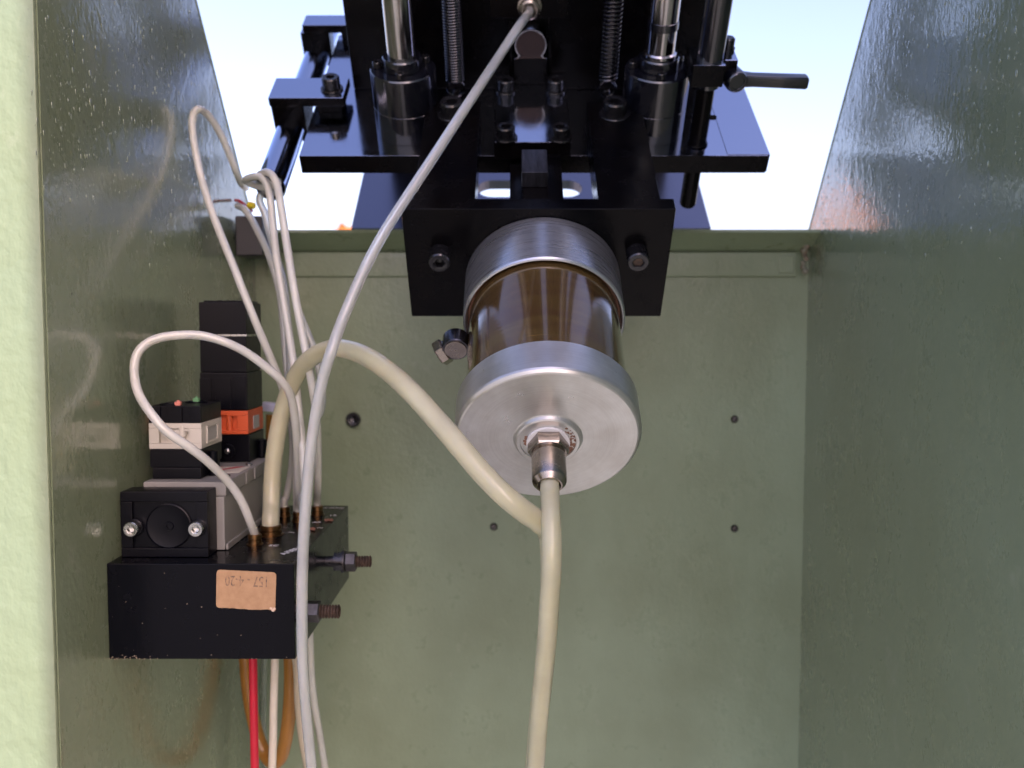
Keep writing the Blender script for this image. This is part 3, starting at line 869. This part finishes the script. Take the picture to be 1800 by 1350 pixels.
# near solenoid: black, cream, black with override buttons
sx0_ = PX(263, 790, .690).x; sx1_ = PX(354, 790, .690).x
sy0, sy1 = 0.690, 0.738
zt = PX(300, 714, sy0).z; za = PX(300, 744, sy0).z; zb_ = PX(300, 789, sy0).z
ns = Thing("near_solenoid", "short solenoid in front, cream band between black parts, two small coloured pins on top", "solenoid", ((sx0_ + sx1_) / 2, (sy0 + sy1) / 2, vzt))
zm = zb_ - .0145
ns.part("lower_case", join(box(sx0_ + .0012, sx1_ - .0010, sy0 + .0010, sy1 - .001, vzt + .0003, zm, .0009), box(sx0_, sx1_, sy0, sy1, zm + .0001, zb_ - .0001, .0007)), M_plast)
ns.part("cable_gland", rings([(.0040, .0003), (.0040, .019), (.0036, .0195)], (sx1_ + .0022, sy0 + .020, vzt), (0, 0, 1), 20), M_plast)
# cream band with recessed pocket
def framed_box(x0, x1, y0, y1, z0, z1, wx0, wx1, wz0, wz1, dep, m):
    parts = [box(x0, x1, y0 + dep, y1, z0, z1, .0005)]
    parts += [box(x0, x1, y0, y0 + dep - .00005, wz1, z1, .0004), box(x0, x1, y0, y0 + dep - .00005, z0, wz0, .0004),
              box(x0, wx0, y0, y0 + dep - .00005, wz0 + .0001, wz1 - .0001, .0003), box(wx1, x1, y0, y0 + dep - .00005, wz0 + .0001, wz1 - .0001, .0003)]
    return join(*parts)
cb = ns.part("cream_band", framed_box(sx0_ - .0002, sx1_ + .0004, sy0 - .0004, sy1, zb_, za, sx0_ + .0075, sx1_ - .0090, zb_ + .0042, za - .0040, .0042, M_cream), M_cream)
xm = (sx0_ + sx1_) / 2 + .0015
ns.part("screw_tower", join(box(xm - .0052, xm + .0052, sy0, sy0 + .0036, zb_ + .0042, zb_ + .0095, .0006), rings([(.0052, 0), (.0052, .0034), (.0048, .0037)], (xm, sy0 + .0037, zb_ + .0095), (0, -1, 0), 24)), M_cream, parent=cb)
ns.part("terminal_screw", rings([(.0028, -.0002), (.0028, .0008), (.0022, .0018), (.0010, .0022), (.0002, .0022)], (xm, sy0, zb_ + .0090), (0, -1, 0), 20), M_zinc, parent=cb, angle=60)
for dx in (-.0095, .0035):
    ns.part("moulded_post", rings([(.0030, 0), (.0030, .008), (.0028, .0083)], (xm + dx, sy0 + .0022, zb_ + .0095), (0, 0, 1), 18), M_cream, parent=cb)
ns.part("moulded_bar", box(sx1_ - .0130, sx1_ - .0045, sy0 - .0006, sy0 - .0003, za - .0062, za - .0045, .0001), M_cream, parent=cb)
# window frame on the right side of the cream band
xw = sx1_ + .0005
ns.part("window_frame", join(box(xw, xw + .0011, sy0 + .010, sy0 + .036, za - .0042, za - .0030, .0002), box(xw, xw + .0011, sy0 + .010, sy0 + .036, zb_ + .0030, zb_ + .0042, .0002),
                             box(xw, xw + .0011, sy0 + .010, sy0 + .0115, zb_ + .0043, za - .0043, .0002), box(xw, xw + .0011, sy0 + .0345, sy0 + .036, zb_ + .0043, za - .0043, .0002)), M_cream, parent=cb)
ns.part("window", box(xw, xw + .0004, sy0 + .0125, sy0 + .0335, zb_ + .0050, za - .0050, 0), M_window, parent=cb)
# black top with ribs
tp = ns.part("top_cap", box(sx0_, sx1_ + .0002, sy0 + .0012, sy1, za + .0001, zt, .0006), M_plast)
wd = sx1_ - sx0_
for (a, b) in ((0.0, .22), (.36, .64), (.78, 1.0)):
    ns.part("rib", box(sx0_ + wd * a, sx0_ + wd * b, sy0 - .0006, sy0 + .0011, za + .0002, zt - .0002, .0004), M_plast, parent=tp)
for k, yy in enumerate((sy0 + .012, sy0 + .034)):
    ns.part("round_plug", rings([(.0085, 0), (.0085, .0008), (.0078, .0012), (.0068, .0012), (.0065, .0005), (.0002, .0005)], (sx0_ + wd * (.32 if k == 0 else .62), yy, zt), (0, 0, 1), 28), M_plast, parent=tp)
p = PX(313, 706, sy0 + .006)
ns.part("salmon_pin", join(box(p.x - .0021, p.x + .0021, sy0 + .0045, sy0 + .0085, zt + .0001, zt + .0030, .0003), box(p.x - .0008, p.x + .0008, sy0 + .0055, sy0 + .0075, zt + .0031, zt + .0040, .0001)), M_pink)
p = PX(345, 700, sy0 + .030)
ns.part("green_pin", join(box(p.x - .0022, p.x + .0022, sy0 + .0285, sy0 + .0325, zt + .0001, zt + .0040, .0003), box(p.x - .0008, p.x + .0008, sy0 + .0295, sy0 + .0315, zt + .0041, zt + .0050, .0001)), M_btn)

# far tall solenoid tower with orange band
ty0, ty1 = 0.777, 0.823
tx0 = PX(352, 700, ty0).x; tx1 = PX(435, 700, ty0).x
def zz(py): return PX(400, py, ty0).z
ft = Thing("tall_solenoid", "tall black solenoid tower with an orange band, behind the short one", "solenoid", ((tx0 + tx1) / 2, (ty0 + ty1) / 2, vzt))
ft.part("lower_case", join(box(tx0 + .004, tx1 + .001, ty0 + .001, ty1, vzt + .0003, zz(764), .0010)), M_plast)
ft.part("cable_gland", rings([(.0042, .0004), (.0042, .016), (.0038, .0166)], (tx1 + .0035, ty0 + .030, vzt), (0, 0, 1), 20), M_plast)
p = PX(400, 793, ty0)
ft.part("case_screw", join(rings([(.0062, 0), (.0062, .0012), (.0058, .0016), (.0036, .0016)], (p.x, ty0 + .001, p.z), (0, -1, 0), 24)), M_plast)
ft.part("screw_tip", rings([(.0026, 0), (.0026, .0016), (.0016, .0026), (.0002, .0028)], (p.x, ty0 + .001, p.z), (0, -1, 0), 16), M_zinc, angle=60)
ob = ft.part("orange_band", framed_box(tx0, tx1 + .0003, ty0 - .0004, ty1, zz(763), zz(722), tx1 - .024, tx1 - .009, zz(757), zz(730), .004, M_orange), M_orange)
ft.part("moulded_bar", box(tx1 - .0165, tx1 - .004, ty0 - .0008, ty0 - .0005, zz(731), zz(728.5), .0001), M_orange, parent=ob)
ft.part("moulded_post", rings([(.0026, 0), (.0026, zz(730) - zz(757))], (tx1 - .0165, ty0 + .0022, zz(757)), (0, 0, 1), 16), M_orange, parent=ob)
xw = tx1 + .0004
ft.part("window", box(xw, xw + .0007, ty0 + .014, ty0 + .031, zz(757), zz(734), .0002), M_window, parent=ob)
ft.part("middle_case", join(box(tx0, tx1, ty0, ty1, zz(721.5), zz(655), .0008), box(tx0 + .0004, tx1 - .0004, ty0 + .0004, ty1 - .0004, zz(654.5), zz(592), .0008)), M_plast)
for (a, b) in ((.0, .24), (.33, .66), (.72, .98)):
    ft.part("rib", box(tx0 + (tx1 - tx0) * a, tx0 + (tx1 - tx0) * b, ty0 - .0012, ty0 - .0001, zz(720), zz(665 if a < .5 else 661), .0004), M_plast)
ft.part("silver_seam", box(tx0 - .0001, tx1 + .0003, ty0 - .0003, ty1, zz(591.5), zz(588), .0002), M_zinc)
ft.part("upper_case", join(box(tx0 + .0002, tx1, ty0, ty1, zz(587.5), zz(531), .0008), box(tx0 + .003, tx1 - .0015, ty0 + .004, ty1 - .003, zz(530.5), zz(528), .0005)), M_plast)

# small grey wall clip below the support tube with two coloured plugs
gb = Thing("wall_clip_box", "small dark grey box on the left wall under the open tube end", "clip box", tuple(PX(435, 450, .93)))
p0 = PX(412, 372, .915); p1 = PX(462, 450, .915)
gb.part("box_body", box(p0.x, p1.x, .915, .955, p1.z, p0.z - .004, .002), mat("dark_grey_plastic", (0.016, 0.016, 0.018, 1), rough=.4))
p = PX(447, 362, .91)
gb.part("yellow_plug", rings([(.0030, 0), (.0034, .001), (.0034, .006), (.0028, .007)], p, (-.9, .3, .2), 16), mat("yellow_plastic", (0.75, 0.62, 0.03, 1), rough=.35))
p = PX(424, 356, .91)
gb.part("red_wire", sweep(crom([PX(444, 372, .915), PX(432, 362, .912), PX(422, 354, .912), PX(414, 352, .93)], 6), .0016, 8), M_red)
# pale blue hose clamp and amber hose behind the tower
hc = Thing("hose_clamp", "pale lilac plastic hose nut on top of the amber hose", "hose nut", tuple(PX(478, 716, .90)))
hc.part("nut", rings([(.0105, 0), (.0115, .002), (.0115, .007), (.0100, .009), (.0085, .0095)], PX(479, 724, .905), (0.1, .1, 1), 28), mat("lilac_plastic", (0.62, 0.64, 0.80, 1), rough=.3))

# ================================================================ TUBES
def hose(name, pts, d, m, label, per=10, group=None, n=16, start=None, end=None, bore=0.62):
    P = [PX(*q) for q in pts]
    if start is not None: P = [Vector(s) for s in start] + P
    if end is not None: P = P + [Vector(s) for s in end]
    path = crom(P, per)
    bm = sweep(path, d / 2, n)
    bmesh.ops.recalc_face_normals(bm, faces=bm.faces)
    if bore:                                     # the open bore inside the clear wall
        b2 = sweep(path[1:-1], d / 2 * bore, max(10, n - 4))
        bmesh.ops.recalc_face_normals(b2, faces=b2.faces)
        bmesh.ops.reverse_faces(b2, faces=b2.faces)
        bm = join(bm, b2)
    return single(name, bm, m, label, "hose", P[0], group=group, angle=70, recalc=False)
D1 = 0.0066
fitp = [MP(0.0102, 0.303, 0.1165), MP(0.0102, 0.2895, 0.1162)]
hose("long_air_hose", [(915, 42, .745), (880, 95, .715), (846, 147, .685), (808, 205, .665), (769, 265, .65), (726, 330, .64), (690, 385, .63), (660, 436, .62), (632, 492, .61), (603, 560, .60), (584, 612, .59), (567, 668, .59), (553, 740, .59), (544, 810, .59), (538, 880, .59), (533, 960, .59), (531, 1040, .59), (531, 1120, .59), (533, 1180, .595), (539, 1260, .605), (546, 1330, .615), (552, 1400, .625)],
     0.0075, M_tubeb, "long bluish white hose curving from the top middle to the bottom edge", start=fitp)
a = socks
def up(q, dz, dx=0, dy=0): return (q.x + dx, q.y + dy, q.z + dz)
hose("side_loop_hose", [(440, 918, .690), (425, 882, .685), (402, 848, .68), (366, 812, .665), (330, 784, .655), (292, 757, .65), (262, 722, .65), (243, 690, .655), (236, 655, .66), (240, 625, .665), (256, 605, .67), (280, 594, .675), (315, 589, .68), (355, 590, .685), (400, 603, .69), (435, 621, .695), (470, 647, .70), (497, 672, .705), (512, 700, .715), (520, 750, .73), (523, 810, .75), (525, 870, .77)],
     D1, M_tube, "thin hose making a wide loop in front of both solenoids", start=[up(a['a'], .003), up(a['a'], .0075)], end=[up(a['d'], .014), up(a['d'], .003)])
hose("fat_hose", [(477, 890, .742), (478, 850, .748), (482, 800, .75), (491, 745, .75), (505, 695, .745), (524, 655, .735), (546, 630, .72), (575, 615, .70), (603, 613, .675), (640, 625, .65), (682, 652, .625), (722, 688, .605), (765, 735, .59), (808, 785, .578), (850, 834, .57), (888, 872, .565), (920, 898, .567), (946, 917, .578), (964, 940, .600), (968, 1000, .61), (964, 1090, .62), (956, 1180, .635), (947, 1260, .645), (940, 1340, .66), (934, 1400, .67)],
     0.0142, M_tubef, "fat cream hose arching from the manifold over to the cylinder outlet", n=20, start=[up(a['b'], .003), up(a['b'], .012)])
noz = [MP(X0, -0.028, 0), MP(X0, -0.0370, 0), MP(X0, -0.0430, -0.0008)]
hose("outlet_hose", [(968, 905, .570), (970, 955, .562), (969, 1010, .560), (965, 1070, .565), (961, 1130, .575), (955, 1190, .59), (948, 1260, .61), (943, 1330, .625), (938, 1400, .64)],
     0.0128, M_tubef, "fat translucent hose hanging straight down from the cylinder fitting", n=20, start=noz)
hose("tall_loop_hose", [(504, 870, .806), (513, 820, .80), (514, 760, .79), (499, 690, .775), (476, 630, .765), (452, 573, .76), (432, 523, .76), (411, 470, .765), (390, 418, .775), (370, 365, .785), (353, 310, .795), (343, 262, .80), (338, 225, .80), (340, 203, .80), (348, 192, .80), (360, 197, .81), (376, 216, .82), (392, 245, .83), (406, 278, .84), (416, 303, .85), (424, 322, .87), (432, 330, .90)],
     D1, M_tube, "tall narrow loop of thin hose against the glossy left wall", start=[up(a['c'], .003), up(a['c'], .014)])
tm = MP(tx, v0, tu)                 # mouth of the support tube
def mouth(dx, dz, deep=.02):
    q = MP(tx + dx, v0 + deep, tu + dz); r_ = MP(tx + dx, v0 - .003, tu + dz)
    return [q, r_]
grp = "thin hoses bundled from the support tube down to the manifold"
hose("bundle_hose", [(432, 318, .83), (446, 311, .81), (460, 313, .80), (471, 330, .795), (477, 365, .79), (481, 410, .78), (488, 465, .77), (497, 520, .765), (507, 580, .76), (516, 640, .75), (524, 710, .745), (531, 780, .74), (536, 850, .735), (538, 930, .73), (542, 1000, .74), (546, 1160, .78), (552, 1230, .80), (562, 1290, .82), (573, 1360, .84)],
     D1, M_tube, "middle hose of the bundle, with a tight bend leaving the open tube end", start=mouth(-.003, .003))
hose("bundle_hose", [(447, 322, .84), (459, 318, .83), (461, 335, .83), (456, 352, .825), (465, 375, .82), (474, 410, .815), (487, 455, .81), (499, 500, .80), (505, 560, .79), (509, 620, .785), (512, 690, .78), (518, 760, .775), (527, 840, .77), (532, 900, .765)],
     D1, M_tubeb, "hose at the back of the bundle with a silvery upper bend", start=mouth(.002, -.002))
hose("bundle_hose", [(456, 311, .82), (467, 303, .80), (479, 309, .785), (488, 330, .78), (494, 365, .77), (501, 410, .76), (508, 455, .75), (517, 510, .74), (528, 570, .735), (539, 625, .73), (549, 680, .73), (556, 730, .745), (559, 790, .77), (559, 850, .79)],
     D1, M_tube, "outermost right hose of the bundle, ending in the rearmost socket", start=mouth(.0048, .004), end=[up(a['e'], .014), up(a['e'], .003)])
hose("bundle_hose", [(418, 362, .90), (430, 368, .88), (442, 385, .87), (455, 410, .86), (467, 435, .85), (480, 470, .84), (492, 515, .83), (498, 570, .82), (504, 640, .81), (511, 700, .80), (519, 780, .79), (521, 850, .785), (523, 940, .79)],
     D1, M_tube, "hose starting beside the grey clip box below the open tube end")
hose("short_hose", [(525, 548, .80), (538, 580, .80), (552, 615, .80), (563, 660, .80), (567, 700, .80), (563, 725, .80), (553, 740, .80)],
     D1, M_tubeb, "short pale hose bulging out behind the bundle")
# below the manifold
hose("amber_hose", [(479, 728, .905), (478, 780, .905), (474, 850, .90), (462, 930, .90), (440, 1020, .90), (430, 1100, .90), (432, 1165, .895), (438, 1225, .89), (449, 1280, .885), (464, 1322, .88), (480, 1340, .87), (494, 1330, .86), (504, 1290, .85), (510, 1230, .845), (511, 1170, .845), (507, 1120, .85), (500, 1060, .86)],
     0.0130, M_tubeamber, "amber brown hose hanging in a deep loop under the manifold", n=20, bore=0)
def under(px, Y): return PX(px, 1120, Y)
hose("red_hose", [(444, 1120, .70), (445, 1170, .70), (446, 1240, .70), (447, 1300, .70), (449, 1400, .70)], D1, M_tubered, "red hose hanging straight down below the manifold", bore=0)
hose("cream_hose", [(483, 1120, .72), (483, 1170, .72), (481, 1240, .72), (480, 1300, .72), (477, 1400, .72)], D1, M_tubecream, "opaque cream hose hanging below the manifold beside the amber loop", bore=0)
hose("clear_hose", [(466, 1120, .93), (463, 1180, .93), (462, 1250, .93), (464, 1310, .93), (470, 1400, .93)], 0.0085, M_tubeclear, "clear hose hanging behind the red one")
hose("tan_hose", [(516, 1120, .80), (524, 1175, .80), (527, 1240, .80), (534, 1300, .80), (552, 1390, .80)], 0.0092, M_tubetan, "tan hose running down behind the long bluish hose", bore=0)

# ================================================================ WATER DROPLETS
def droplets(x, sgn, count, y0, y1, seed, label):
    random.seed(seed)
    proto = bmesh.new(); bmesh.ops.create_icosphere(proto, subdivisions=2, radius=1.0)
    pv = [v.co.copy() for v in proto.verts]; pf = [[v.index for v in f.verts] for f in proto.faces]
    proto.free()
    V, F = [], []
    k = 0
    while k < count:
        y = random.uniform(y0, y1)
        z = random.uniform(0.02, 0.42)
        if z > topz(y) - 0.006: continue
        dens = noise.noise(Vector((y * 9, z * 9, seed))) * 0.5 + 0.5
        fall = min(1, max(0, (z - 0.04) / 0.08))
        if random.random() > dens * fall: continue
        s = 0.00025 + 0.0009 * random.random() ** 5
        el_ = random.uniform(1.1, 2.4)
        b = len(V)
        for c in pv:
            V.append((x + sgn * c.x * s * 0.35 - (FL * (YB - y) if sgn > 0 else 0), y + c.y * s, z + c.z * s * el_ + (c.z < 0) * -s * 0.2))
        F += [[b + i for i in f] for f in pf]
        k += 1
    me = bpy.data.meshes.new("water_droplets")
    me.from_pydata(V, [], F)
    for p in me.polygons: p.use_smooth = True
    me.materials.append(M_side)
    o = bpy.data.objects.new("water_droplets", me)
    C.objects.link(o)
    o['label'] = label; o['category'] = "water drops"; o['kind'] = "stuff"
droplets(XL, 1, 1700, 0.56, 0.97, 5, "fine water drops on the glossy left cabinet wall")
droplets(XR, -1, 2000, 0.52, 0.97, 9, "fine water drops on the glossy right cabinet wall")

# ================================================================ TREES BEYOND
def tree(x, y, top, rx, label, leafcol, seed):
    random.seed(seed)
    t = Thing("autumn_tree", label, "tree", (x, y, -1.0), group="orange autumn trees beyond the cabinet")
    zc = top - rx * 1.15
    tr = bmesh.new()
    sweep([Vector((x, y, -1.0)), Vector((x + .03, y, -0.4)), Vector((x - .02, y, zc - .2)), Vector((x, y, top - rx * .6))], lambda q: .10 * (1 - q * .8), 10, bm=tr)
    for k in range(9):
        a = random.uniform(0, 2 * PI); z_ = random.uniform(zc - .7, zc + .2)
        e = Vector((x + math.cos(a) * rx * .8, y + math.sin(a) * rx * .8, z_ + rx * .7))
        s0_ = Vector((x, y, z_))
        sweep([s0_, s0_.lerp(e, .5) + Vector((0, 0, .05)), e], lambda q: .035 * (1 - q * .8), 6, bm=tr)
    t.part("trunk", tr, mat("bark" + str(seed), (0.07, 0.05, 0.035, 1), rough=.9))
    V, F = [], []
    for k in range(16000):
        d = Vector((random.gauss(0, 1), random.gauss(0, 1), random.gauss(0, 1))).normalized() * (random.random() ** 0.4)
        d *= 0.85 + 0.35 * noise.noise(d * 2.2 + Vector((seed, 0, 0)))
        p = Vector((x + d.x * rx, y + d.y * rx, zc + d.z * rx * 1.15))
        u_ = Vector((random.gauss(0, 1), random.gauss(0, 1), random.gauss(0, 1))).normalized()
        w_ = u_.orthogonal().normalized()
        s = random.uniform(.05, .09)
        b = len(V)
        V += [p - u_ * s, p + w_ * s * .6, p + u_ * s, p - w_ * s * .6]
        F.append((b, b + 1, b + 2, b + 3))
    bm = bmesh.new()
    vs = [bm.verts.new(q) for q in V]
    for f in F: bm.faces.new([vs[i] for i in f])
    t.part("crown", bm, mat("leaves" + str(seed), leafcol, rough=.6, col2=(leafcol[0] * .6, leafcol[1] * .4, leafcol[2] * .4, 1), var_scale=3), smooth=False)
tree(-10.2, 30.0, 4.75, 1.35, "larger orange autumn tree behind the left cabinet wall, glowing in the right wall", (0.95, 0.50, 0.22, 1), 11)
tree(-5.65, 30.5, 3.42, 0.55, "small orange autumn tree just peeping over the back wall left of the slab", (0.62, 0.28, 0.06, 1), 12)
